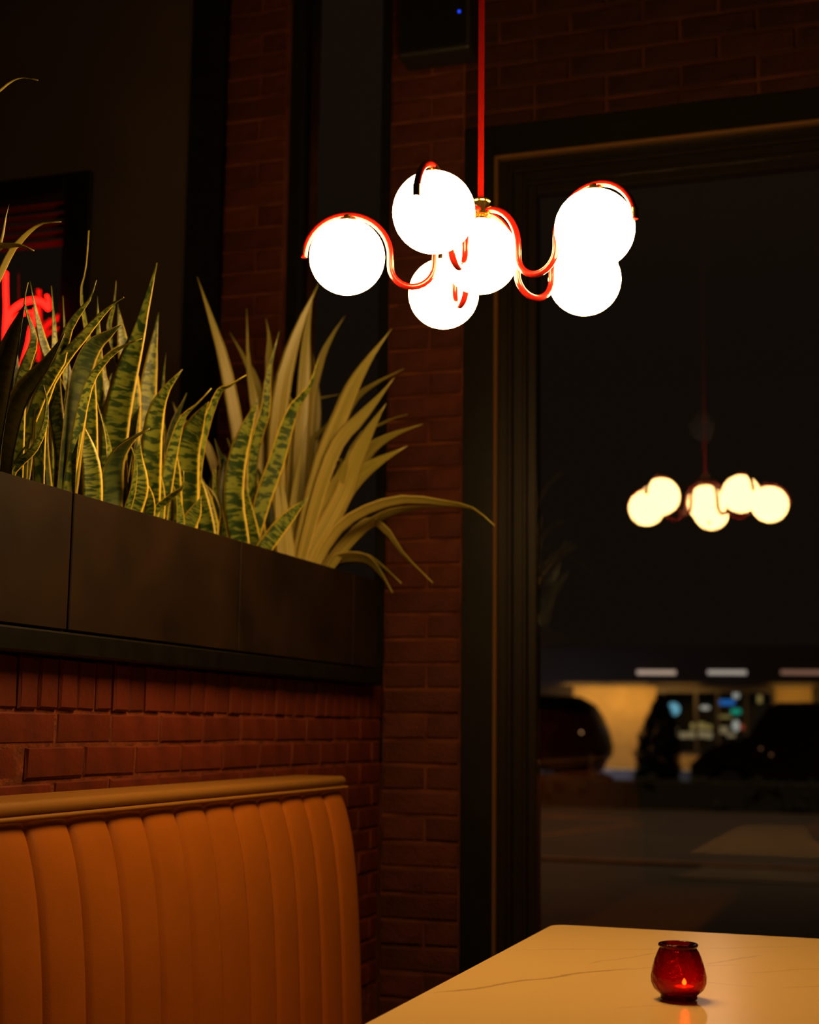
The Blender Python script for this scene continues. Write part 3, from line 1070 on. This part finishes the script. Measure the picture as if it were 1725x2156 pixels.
# ------------------------------------------------------------------ candle jar
JC = at(1430, 2105, Z=.76)
def jar_mat():
    m = bpy.data.materials.new('red_jar_glass')
    m.use_nodes = True
    nt = m.node_tree
    L = nt.links.new
    nt.nodes.remove(nt.nodes['Principled BSDF'])
    tc = nt.nodes.new('ShaderNodeTexCoord')
    n = nt.nodes.new('ShaderNodeTexNoise')
    n.inputs['Scale'].default_value = 75
    n.inputs['Detail'].default_value = 2
    L(tc.outputs['Object'], n.inputs['Vector'])
    bp = nt.nodes.new('ShaderNodeBump')
    bp.inputs['Strength'].default_value = .9
    bp.inputs['Distance'].default_value = .004
    L(n.outputs['Fac'], bp.inputs['Height'])
    t = nt.nodes.new('ShaderNodeBsdfTransparent')
    t.inputs[0].default_value = (.38, .035, .016, 1)
    tr = nt.nodes.new('ShaderNodeBsdfTranslucent')
    tr.inputs[0].default_value = (.30, .002, .003, 1)
    g = nt.nodes.new('ShaderNodeBsdfGlossy')
    g.inputs['Roughness'].default_value = .08
    L(bp.outputs[0], g.inputs['Normal'])
    L(bp.outputs[0], tr.inputs['Normal'])
    m1 = nt.nodes.new('ShaderNodeMixShader')
    m1.inputs[0].default_value = .12
    L(t.outputs[0], m1.inputs[1])
    L(tr.outputs[0], m1.inputs[2])
    fr = nt.nodes.new('ShaderNodeFresnel')
    fr.inputs[0].default_value = 1.35
    L(bp.outputs[0], fr.inputs['Normal'])
    m2 = nt.nodes.new('ShaderNodeMixShader')
    L(fr.outputs[0], m2.inputs[0])
    L(m1.outputs[0], m2.inputs[1])
    L(g.outputs[0], m2.inputs[2])
    L(m2.outputs[0], nt.nodes['Material Output'].inputs[0])
    return m
M_JAR = jar_mat()
jar = empty('candle_jar', (JC.x, JC.y, .76), 'dimpled red glass candle jar with a lit candle, standing on the pale table', 'candle jar')
po = [(0, .0015), (.028, .0015), (.030, .0035), (.0295, .009), (.034, .013), (.041, .020), (.0455, .031), (.0458, .042), (.0430, .057), (.0385, .073), (.0335, .086), (.0300, .0925), (.0300, .094), (.0325, .0955), (.0330, .098), (.0318, .1005), (.0295, .101)]
pi = [(.0282, .0985), (.0275, .092), (.031, .084), (.036, .071), (.0405, .056), (.0432, .042), (.0430, .032), (.039, .022), (.031, .0155), (0, .012)]
bm = bmesh.new()
lathe_bm(bm, [(r, z * .90) for r, z in po + pi], 40)
for v in bm.verts:
    if .018 < v.co.z < .088:
        n_ = Vector((v.co.x, v.co.y, 0)).normalized()
        v.co += n_ * .0007 * noise.noise(v.co * 160)
jg = link('glass', fin(bm, 'glass', True), M_JAR, jar)
for v in ():
    pass
M_WAX = mat('candle_wax', (.35, .20, .14), .5)
M_FLAME = mat('candle_flame', (1, .6, .2), .5, emit=(1, .45, .10), estr=900)
lathe('wax', [(0, 0), (.019, 0), (.019, .009), (.017, .011), (0, .0105)], M_WAX, jar, 20, (.010, -.006, .0125))
lathe('wick', [(0, 0), (.0007, 0), (.0007, .006), (0, .0062)], M_BLACKP, jar, 6, (.010, -.006, .0228))
lathe('flame', [(0, 0), (.0028, .002), (.0036, .0045), (.0024, .008), (0, .0115)], M_FLAME, jar, 12, (.010, -.006, .0245))
lamp('candle_light', 'POINT', (JC.x + .010, JC.y - .006, .76 + .052), .004, (1.0, .42, .12), shadow_soft_size=.004)

# ------------------------------------------------------------------ chandelier
GC = Vector((-.769, 2.739, 2.14))
GR = .0765
AR = .088
ch = empty('chandelier', (GC.x, GC.y, 3.9), 'red wavy armed chandelier with six glowing round white globes hanging from a rod', 'chandelier')
def cp(o):
    o.parent = ch
    o.matrix_parent_inverse = Matrix.Translation(-ch.location)
    return o
bm = bmesh.new()
bmesh.ops.create_uvsphere(bm, u_segments=40, v_segments=24, radius=GR)
sph = fin(bm, 'globe', True)
sph.materials.append(M_GLOBE)
def put_globe(c):
    g = bpy.data.objects.new('globe', sph)
    COL.objects.link(g)
    g.location = c
    cp(g)
    f = lathe('fitter', [(0, 0), (.016, 0), (.016, .006), (.010, .010), (.010, .0135), (0, .0135)], M_BRASS, None, 16, (0, 0, 0))
    f.location = Vector(c) + Vector((0, 0, GR - .0035))
    cp(f)
put_globe(GC)
for k in range(5):
    a = math.radians(195 + 72 * k)
    d = Vector((math.cos(a), math.sin(a), 0))
    put_globe(GC + d * .27)
    # wave: out from the hub, down, round the dip and over the outer globe
    pts2 = []
    ri = AR + .004
    pts2.append((.0, AR + .006))
    for t in range(0, 91, 9):
        pts2.append((.012 + (ri - .012) * math.sin(math.radians(t)), (AR + .006) * math.cos(math.radians(t)) if t else AR + .006))
    ro = .27 - AR
    cx, rr = (ri + ro) / 2, (ro - ri) / 2
    pts2.append((ri, -.010))
    for t in range(180, 361, 15):
        pts2.append((cx + rr * math.cos(math.radians(t)), -.018 + rr * math.sin(math.radians(t))))
    pts2.append((ro, -.008))
    for t in range(180, -4, -9):
        pts2.append((.27 + AR * math.cos(math.radians(t)), AR * math.sin(math.radians(t))))
    P = [GC + d * r + Vector((0, 0, z)) for r, z in pts2]
    cp(tube('arm', P, .0068, M_RED, None, 12))
    e = P[-1]
    cp(tube('arm_tip', [e + Vector((0, 0, .022)), e + Vector((0, 0, .004))], .0068, M_BRASS, None, 12))
cp(lathe('hub', [(0, 0), (.022, 0), (.022, .004), (.0175, .006), (.0175, .028), (.020, .030), (.020, .033), (0, .033)], M_BRASS, None, 24, tuple(GC + Vector((0, 0, AR - .004)))))
cp(tube('rod', [GC + Vector((0, 0, AR + .028)), GC + Vector((0, 0, 1.73))], .0066, M_RED, None, 14))
cp(lathe('canopy', [(0, 0), (.015, 0), (.06, .022), (.06, .03), (0, .03)], M_RED, None, 24, (GC.x, GC.y, 3.868)))

# ------------------------------------------------------------------ small speaker with a blue light high on the wall
sp_c = at(930, 60, Y=YB - .07)
sp = empty('wall_speaker', tuple(at(925, 60, Y=YB - .06)), 'small black wall speaker high on the brick pillar with a blue light', 'speaker')
def cs(o):
    o.parent = sp
    o.matrix_parent_inverse = Matrix.Translation(-sp.location)
x0, x1 = at(850, 60, Y=YB - .07).x, at(1000, 60, Y=YB - .07).x
z0, z1 = at(925, 128, Y=YB - .07).z, at(925, -30, Y=YB - .07).z
cs(box('cabinet', x0, x1, YB - .13, YB - .015, z0, z1, M_BLACKP, None, .01, 2))
cs(box('grille', x0 + .012, x1 - .012, YB - .137, YB - .128, z0 + .012, z1 - .012, M_FRAME, None, .002))
cs(box('bracket', (x0 + x1) / 2 - .03, (x0 + x1) / 2 + .03, YB - .02, YB + .002, z0 + .05, z1 - .05, M_PED, None))
M_LED = mat('blue_led', (0, .02, .3), .4, emit=(.01, .06, 1), estr=1.6)
lp = at(967, 24, Y=YB - .139)
bm = bmesh.new()
bmesh.ops.create_uvsphere(bm, u_segments=12, v_segments=8, radius=.0045)
cs(link('indicator_light', fin(bm, 'indicator_light', True), M_LED))
o = bpy.data.objects['indicator_light']
o.matrix_parent_inverse = Matrix.Translation(-sp.location)
o.location = lp

# ------------------------------------------------------------------ outside
GZ = -.15
M_ASPH = mat('asphalt', (.045, .036, .030), .75, noise_s=1.2, noise_amt=.3, bump=.3, bump_s=20)
M_CONC = mat('concrete', (.14, .11, .08), .85, noise_s=2, noise_amt=.25)
M_LINE = mat('worn_yellow_paint', (.20, .085, .02), .7, noise_s=3, noise_amt=.5)
M_TAN = mat('tan_stucco', (.55, .36, .15), .9, noise_s=2, noise_amt=.12)
M_KERB = mat('pale_kerb', (.45, .48, .55), .8, noise_s=3)
M_HEDGE = mat('hedge', (.012, .014, .007), .9)
M_CAR = mat('dark_car_paint', (.006, .0045, .004), .35, spec=.15)
M_CARG = mat('car_glass', (.004, .004, .004), .08)
M_TYRE = mat('tyre', (.008, .008, .008), .8)
M_DARKW = mat('dark_fascia', (.045, .030, .022), .8)
wall_boxes('ground', [(-40, 40, YB + .3, 90, GZ - .2, GZ)], M_ASPH)
kerb = box('kerb_strip', -12, 1.5, 15.1, 15.35, GZ, GZ + .03, M_LINE, None, .005, label='low yellowish kerb line crossing the car park nearest the window', category='kerb')
bm = bmesh.new()
prism_bm(bm, [(-2.05, 13.85), (3.5, 13.7), (3.5, 15.08), (-1.9, 15.08), (-1.95, 14.6)], GZ, GZ + .012)
link('pavement_slab', fin(bm, 'pavement_slab'), M_CONC, None, label='pale wedge shaped pavement island in the car park', category='pavement')
bm = bmesh.new()
prism_bm(bm, [(-4.9, 16.5), (-4.75, 16.45), (-3.55, 21.5), (-3.75, 21.5)], GZ, GZ + .008)
link('parking_line', fin(bm, 'parking_line'), M_LINE, None, label='worn diagonal parking line on the asphalt beside the window frame', category='parking line')
bm = bmesh.new()
prism_bm(bm, [(-9, 22.9), (-3.9, 22.3), (-3.9, 22.6), (-9, 23.4)], GZ, GZ + .008)
link('parking_line', fin(bm, 'parking_line'), M_LINE, None, label='worn parking line furthest across the asphalt, below the low hedge', category='parking line')
# hedge / planting strip between lots
bm = bmesh.new()
for i in range(700):
    x = rnd.uniform(-13, 6)
    y = rnd.uniform(25.6, 26.6)
    z = rnd.uniform(GZ, GZ + .50)
    s = rnd.uniform(.06, .12)
    bmesh.ops.create_icosphere(bm, subdivisions=1, radius=s, matrix=Matrix.Translation((x, y, z)))
bx(bm, -13, 6, 25.65, 26.5, GZ, GZ + .46)
link('low_hedge', fin(bm, 'low_hedge'), M_HEDGE, None, label='long low dark hedge along the far side of the car park', category='hedge')
# building across the car park
YF = 40.0
bld = empty('shop_building', (-5, YF, GZ), 'low tan shop building opposite with a lit storefront', 'building')
def cb(o):
    o.parent = bld
    o.matrix_parent_inverse = Matrix.Translation(-bld.location)
    return o
xa = lambda px: at(px, 1500, Y=YF).x
SX0, SX1 = xa(1384), xa(1632)
bm = bmesh.new()
zs = at(1450, 1588, Y=YF).z
ztop = 2.36
bx(bm, xa(1208), SX0, YF, YF + .2, GZ, ztop)
bx(bm, SX0, SX1, YF, YF + .2, GZ, zs)
bx(bm, SX1, xa(1712), YF, YF + .2, GZ, ztop)
cb(link('wall', fin(bm, 'wall'), M_TAN))
cb(box('wall', -20, xa(1208), YF - .1, YF + .2, GZ, ztop, M_DARKW))['label'] = 'right end of the wall with its shade painted in'
cb(box('wall', xa(1712), 4, YF - .1, YF + .2, GZ, ztop, M_DARKW))['label'] = 'right end of the wall with its shade painted in'  # dark colour stands in for the unlit end of the tan wall
cb(box('header', SX0, SX1, YF, YF + .2, 2.33, ztop, M_DARKW))
cb(box('canopy', -20, 6, YF - 1.0, YF + 3, ztop, 3.4, M_DARKW, None, .02))
cb(box('kerb', -12, 4, YF - 1.4, YF - .02, GZ, .17, M_KERB, None, .02))
# storefront
sf = cb(link('storefront', None))
def csf(o):
    o.parent = sf
    return o
bm = bmesh.new()
M_MULL = mat('grey_aluminium', (.10, .08, .07), .5, metal=.4)
for px in (1386, 1398, 1466, 1512, 1572, 1630):
    x = xa(px)
    bx(bm, x - .04, x + .04, YF - .02, YF + .1, zs, 2.33)
bx(bm, SX0, SX1, YF - .02, YF + .1, zs, zs + .06)
bx(bm, SX0, SX1, YF - .03, YF + .1, 2.20, 2.33)
csf(link('mullion', fin(bm, 'mullion'), M_MULL)).matrix_parent_inverse = Matrix()
sf.matrix_parent_inverse = Matrix()
bld_loc = bld.location.copy()
sf.location = -bld_loc
csf(box('pane', SX0, SX1, YF + .04, YF + .05, zs, 2.33, M_GLASSD))
M_SHOPW = mat('shop_inner_wall', (.10, .09, .08), .8)
bm = bmesh.new()
bx(bm, SX0 - .3, SX1 + .3, YF + 2.8, YF + 2.9, GZ, 2.9)
bx(bm, SX0 - .3, SX0 - .2, YF + .2, YF + 2.8, GZ, 2.9)
bx(bm, SX1 + .2, SX1 + .3, YF + .2, YF + 2.8, GZ, 2.9)
bx(bm, SX0 - .3, SX1 + .3, YF + .2, YF + 2.8, GZ - .1, GZ + .05)
cb(link('shop_interior', fin(bm, 'shop_interior'), M_SHOPW))
def glow(name, col, s):
    return mat(name, tuple(min(1, c * .6) for c in col), .6, emit=col, estr=s)
M_CREAM = mat('cream_goods', (.60, .50, .30), .7)
M_SIGNC = [glow('blue_sign', (.12, .42, .62), .75), glow('deep_blue_sign', (.02, .18, .62), .6), glow('teal_sign', (.01, .35, .22), .7),
           glow('white_sign', (.55, .58, .5), .55), glow('amber_glow', (.5, .4, .12), .35), glow('red_sign', (.6, .08, .03), .5), glow('cream_goods_glow', (.45, .35, .18), .42)]  # self-glow on goods and placards stands in for the shop lighting
def shop_thing(name, label, cat, px, py, w, h, m, round_=False, y=YF + .35, group=None):
    c = at(px, py, Y=y)
    k = (c - EYE).dot(FW) / FPX
    W, H = w * k, h * k
    if round_:
        bm = bmesh.new()
        n = 24
        prism_bm(bm, [(c.x + W / 2 * math.cos(2 * math.pi * i / n), c.z + H / 2 * math.sin(2 * math.pi * i / n)) for i in range(n)], y - .03, y + .03, 'y')
        o = link(name, fin(bm, name), m, None, label=label, category=cat)
    else:
        o = box(name, c.x - W / 2, c.x + W / 2, y - .04, y + .04, c.z - H / 2, c.z + H / 2, m, None, min(W, H) * .12, 2, label=label, category=cat)
    if group:
        o['group'] = group
    return o
shop_thing('round_sign', 'round pale blue lit sign in the shop window', 'sign', 1418, 1493, 27, 27, M_SIGNC[0], True)
shop_thing('arched_sign', 'deep blue lit sign in the shop window', 'sign', 1530, 1479, 34, 11, M_SIGNC[1])
shop_thing('teal_sign', 'small teal lit sign below the deep blue one', 'sign', 1550, 1498, 20, 11, M_SIGNC[2])
shop_thing('hanging_banner', 'tall narrow white banner at the top of the shop window', 'banner', 1550, 1453, 13, 34, M_SIGNC[3])
shop_thing('white_bottle_display', 'upright white display low in the shop window', 'display', 1550, 1528, 15, 24, M_SIGNC[3], True)
shop_thing('oval_sign', 'small white oval sign between the two blue signs', 'sign', 1485, 1490, 20, 9, M_SIGNC[3], True)
shop_thing('red_tag', 'tiny red tag beside the upright white display', 'tag', 1563, 1531, 7, 10, M_SIGNC[5])
shop_thing('pale_placard', 'faint pale placard right of the white banner', 'placard', 1600, 1472, 9, 16, M_SIGNC[4])
shop_thing('glass_placard', 'faint amber strip of goods under the teal sign', 'placard', 1524, 1509, 30, 6, M_SIGNC[4])
for i, (px, py, w, h) in enumerate(((1421, 1543, 14, 22), (1440, 1548, 16, 12), (1458, 1547, 16, 14), (1476, 1546, 18, 14), (1493, 1548, 14, 14), (1523, 1537, 20, 14), (1540, 1548, 16, 8))):
    shop_thing('goods_box', ('tall cream box at the left end of the shop window shelf', 'low wide cream box beside the tall left one on the shop shelf', 'third cream box from the left on the shop window shelf', 'widest cream box in the middle of the shop window shelf', 'narrow cream box left of the gap on the shop window shelf', 'cream box right of the gap on the shop window shelf, higher than its neighbours', 'low cream box at the right end of the shop window shelf')[i], 'box', px, py, w, h, M_SIGNC[6], y=YF + .3, group='cream boxes on the shop window shelf')
for px, py, w, h, lab in ((1462, 1529, 14, 12, 'leftmost of three amber boxes above the cream boxes'), (1478, 1528, 14, 14, 'tallest, middle one of three amber boxes above the cream boxes'), (1493, 1531, 12, 10, 'smallest, rightmost of three amber boxes above the cream boxes')):
    shop_thing('goods_box', lab, 'box', px, py, w, h, M_SIGNC[4], y=YF + .5, group='amber boxes in the shop window')
# display shelf the goods stand on
zsh = at(1470, 1556, Y=YF + .3).z
box('display_shelf', SX0 + .1, SX1 - .1, YF + .15, YF + .7, zsh - .05, zsh, M_MULL, None, .01, label='long display shelf inside the shop window', category='shelf')
# tube lights under the canopy edge
M_TUBE = [glow('tube_light_white', (.50, .36, .27), .9), glow('tube_light_dim', (.22, .11, .07), .9)]
M_TUBE.append(glow('tube_light_cool', (.42, .36, .30), .9))
for px0, px1, mi, lab in ((1342, 1423, 0, 'leftmost white tube light on the dark canopy opposite'), (1491, 1572, 2, 'middle white tube light on the dark canopy opposite'), (1645, 1740, 1, 'dimmest, rightmost tube light on the dark canopy opposite')):
    a = at(px0, 1415.5, Y=YF - 1.06)
    b = at(px1, 1416, Y=YF - 1.06)
    t = empty('tube_light', tuple((a + b) / 2), lab, 'light', 'tube lights on the canopy opposite')
    h = box('housing', a.x - .03, b.x + .03, YF - 1.04, YF - 1.0, a.z - .07, a.z + .07, M_MULL)
    d = tube('tube', [a, b], .055, M_TUBE[mi], None, 12)
    for o in (h, d):
        o.parent = t
        o.matrix_parent_inverse = Matrix.Translation(-t.location)

# ---- vehicles ----
def vehicle(name, label, cat, outline, glass_outline, wheels, Y0, width, group=None):
    """outline in (x, z) metres, extruded along Y with narrowed flanks"""
    cx = sum(p[0] for p in outline) / len(outline)
    root = empty(name, (cx, Y0 + width / 2, GZ), label, cat, group)
    def ck(o):
        o.parent = root
        o.matrix_parent_inverse = Matrix.Translation(-root.location)
        return o
    bm = bmesh.new()
    n = len(outline)
    rings = []
    for f, s in ((0, .93), (.08, 1), (.92, 1), (1, .93)):
        ring = []
        for x, z in outline:
            zz = GZ + .75
            tuck = .16 * max(0, min(1, (z - GZ - .95) / .8))
            y = Y0 + width * f + (tuck if f < .5 else -tuck)
            ring.append(bm.verts.new((cx + (x - cx) * (1 - (1 - s) * .3), y, zz + (z - zz) * (1 - (1 - s) * .3))))
        rings.append(ring)
    for a, b in zip(rings, rings[1:]):
        for k in range(n):
            bm.faces.new((a[k], a[(k + 1) % n], b[(k + 1) % n], b[k]))
    bm.faces.new(rings[0])
    bm.faces.new(rings[-1])
    o = ck(link('body', fin(bm, 'body'), M_CAR))
    smooth_angle(o, 40)
    for gi, go in enumerate(glass_outline):
        bm = bmesh.new()
        zc = sum(p[1] for p in go) / len(go)
        tk = .16 * max(0, min(1, (zc - GZ - .95) / .8))
        prism_bm(bm, go, Y0 + tk - .012, Y0 + tk + .05, 'y')
        ck(link('side_window', fin(bm, 'side_window'), M_CARG))
    for wx, wr in wheels:
        for yy in (Y0 + .10, Y0 + width - .10):
            bm = bmesh.new()
            nn = 28
            prism_bm(bm, [(wx + wr * math.cos(2 * math.pi * i / nn), GZ + wr + wr * math.sin(2 * math.pi * i / nn)) for i in range(nn)], yy - .1, yy + .1, 'y')
            w = ck(link('wheel', fin(bm, 'wheel'), M_TYRE))
            bm = bmesh.new()
            prism_bm(bm, [(wx + wr * .62 * math.cos(2 * math.pi * i / nn), GZ + wr + wr * .62 * math.sin(2 * math.pi * i / nn)) for i in range(nn)], yy - .112, yy - .09, 'y')
            hc = link('hub_cap', fin(bm, 'hub_cap'), M_TYRE, w)
            hc.matrix_parent_inverse = w.matrix_world.inverted() if False else Matrix()
    return root, ck
YC = 33.0
pc = lambda px, py, Y=YC: (lambda q: (q.x, q.z))(at(px, py, Y=Y))
_pc = pc
pc = lambda px, py, Y=YC: _pc(px - 17, py, Y)
rx, _ = pc(1280, 1570)
out = [(rx - 4.5, .25), (rx - 4.55, .75), (rx - 4.3, 1.0), (rx - 3.3, 1.12), (rx - 2.6, 1.70), (rx - 1.9, pc(1180, 1462)[1])]
out += [pc(1212, 1464), pc(1245, 1482), pc(1262, 1508), pc(1274, 1540), pc(1280, 1572), pc(1279, 1592), pc(1268, 1604)]
out += [(rx - .25, .22), (rx - 1.1, .22)]
suv, ck = vehicle('parked_suv', 'dark parked car seen from the side, its rounded rear against the lit tan wall', 'car', out,
    [[(rx - 2.45, 1.16), (rx - 2.1, 1.62), (rx - 1.55, 1.62), (rx - 1.55, 1.16)], [(rx - 1.48, 1.16), (rx - 1.48, 1.62), (rx - .85, 1.60), (rx - .50, 1.20)]],
    [(rx - .72, .35), (rx - 3.6, .35)], YC, 1.8)
M_REFL = glow('tail_glint', (.6, .30, .12), 1.6)  # glow stands in for a glint on the tail light
c = at(1224, 1542, Y=YC - .01)
bm = bmesh.new()
prism_bm(bm, [(c.x + .02 * math.cos(i * math.pi / 6), c.z + .02 * math.sin(i * math.pi / 6)) for i in range(12)], YC - .02, YC + .08, 'y')
ck(link('glow_spot', fin(bm, 'glow_spot'), M_REFL))['label'] = 'tiny amber glint on the tail light, made to glow'
YD = 28.5
pd = lambda px, py: _pc(px - 4, py, YD)
lx, _ = pd(1457, 1620)
out = [(lx, .25), (lx - .02, .55), pd(1466, 1600), pd(1482, 1583), pd(1502, 1571), pd(1560, 1556), pd(1580, 1547), pd(1600, 1512), pd(1618, 1488), pd(1640, 1478)]
rr_ = pd(1640, 1478)
out += [(rr_[0] + 1.6, rr_[1] + .02), (rr_[0] + 2.2, rr_[1] - .15), (rr_[0] + 2.6, 1.05), (rr_[0] + 2.7, .6), (rr_[0] + 2.65, .25)]
t2, ck2 = vehicle('parked_pickup', 'large dark parked vehicle facing left, hiding the right part of the shop', 'car', out,
    [[(rr_[0] - .35, 1.10), (rr_[0] - .02, 1.52), (rr_[0] + .7, 1.54), (rr_[0] + .7, 1.10)], [(rr_[0] + .78, 1.10), (rr_[0] + .78, 1.54), (rr_[0] + 1.5, 1.54), (rr_[0] + 1.7, 1.12)]],
    [(lx + .75, .38), (lx + 3.4, .38)], YD, 1.9)
for px, py in ((1602, 1576), (1624, 1589)):
    c = at(px, py, Y=YD - .01)
    bm = bmesh.new()
    prism_bm(bm, [(c.x + .018 * math.cos(i * math.pi / 6), c.z + .018 * math.sin(i * math.pi / 6)) for i in range(12)], YD - .03, YD + .08, 'y')
    ck2(link('glow_spot', fin(bm, 'glow_spot'), glow('dim_marker', (.5, .22, .1), .45)))['label'] = 'tiny dim amber light'
# ---- conical shrub ----
YS = 36.0
sb = at(1384, 1640, Y=YS)
sh = empty('conical_shrub', (sb.x, YS, GZ), 'dark cone shaped shrub between the lit tan wall and the storefront', 'shrub')
top_z = at(1400, 1465, Y=YS).z
bm = bmesh.new()
tube_bm(bm, [(0, 0, 0), (0, 0, .6)], .06, 8)
tk = link('trunk', fin(bm, 'trunk'), M_STRIP, sh)
bm = bmesh.new()
H = top_z - GZ
R_ = 46 / FPX * YS
for i in range(2600):
    t = rnd.random() ** 1.4
    z = .12 + t * (H - .12)
    rad = R_ * (1.06 if t < .35 else 1.06 * (1 - ((t - .35) / .72) ** 1.5)) * (.9 + .2 * noise.noise(Vector((i * .3, t * 5, 1))))
    a = rnd.uniform(0, 2 * math.pi)
    r = rad * math.sqrt(rnd.uniform(.35, 1))
    c = Vector((r * math.cos(a) + .12 * t, r * math.sin(a), z))
    u = Vector((rnd.uniform(-1, 1), rnd.uniform(-1, 1), rnd.uniform(-.3, 1))).normalized() * .10
    v = u.cross(Vector((rnd.uniform(-1, 1), rnd.uniform(-1, 1), rnd.uniform(-1, 1)))).normalized() * .035
    f = bm.faces.new([bm.verts.new(c - u), bm.verts.new(c + v), bm.verts.new(c + u), bm.verts.new(c - v)])
fo = link('foliage', fin(bm, 'foliage'), M_HEDGE, sh)
fo['kind'] = 'stuff'
# thin post beside the parked car
pp = at(1247, 1690, Z=GZ)
t = tube('street_post', [(pp.x, pp.y, GZ), (pp.x, pp.y, .75)], .035, mat('rusty_post', (.09, .05, .03), .7), None, 12)
t['label'] = 'thin short post in front of the dark rounded car'
t['category'] = 'post'
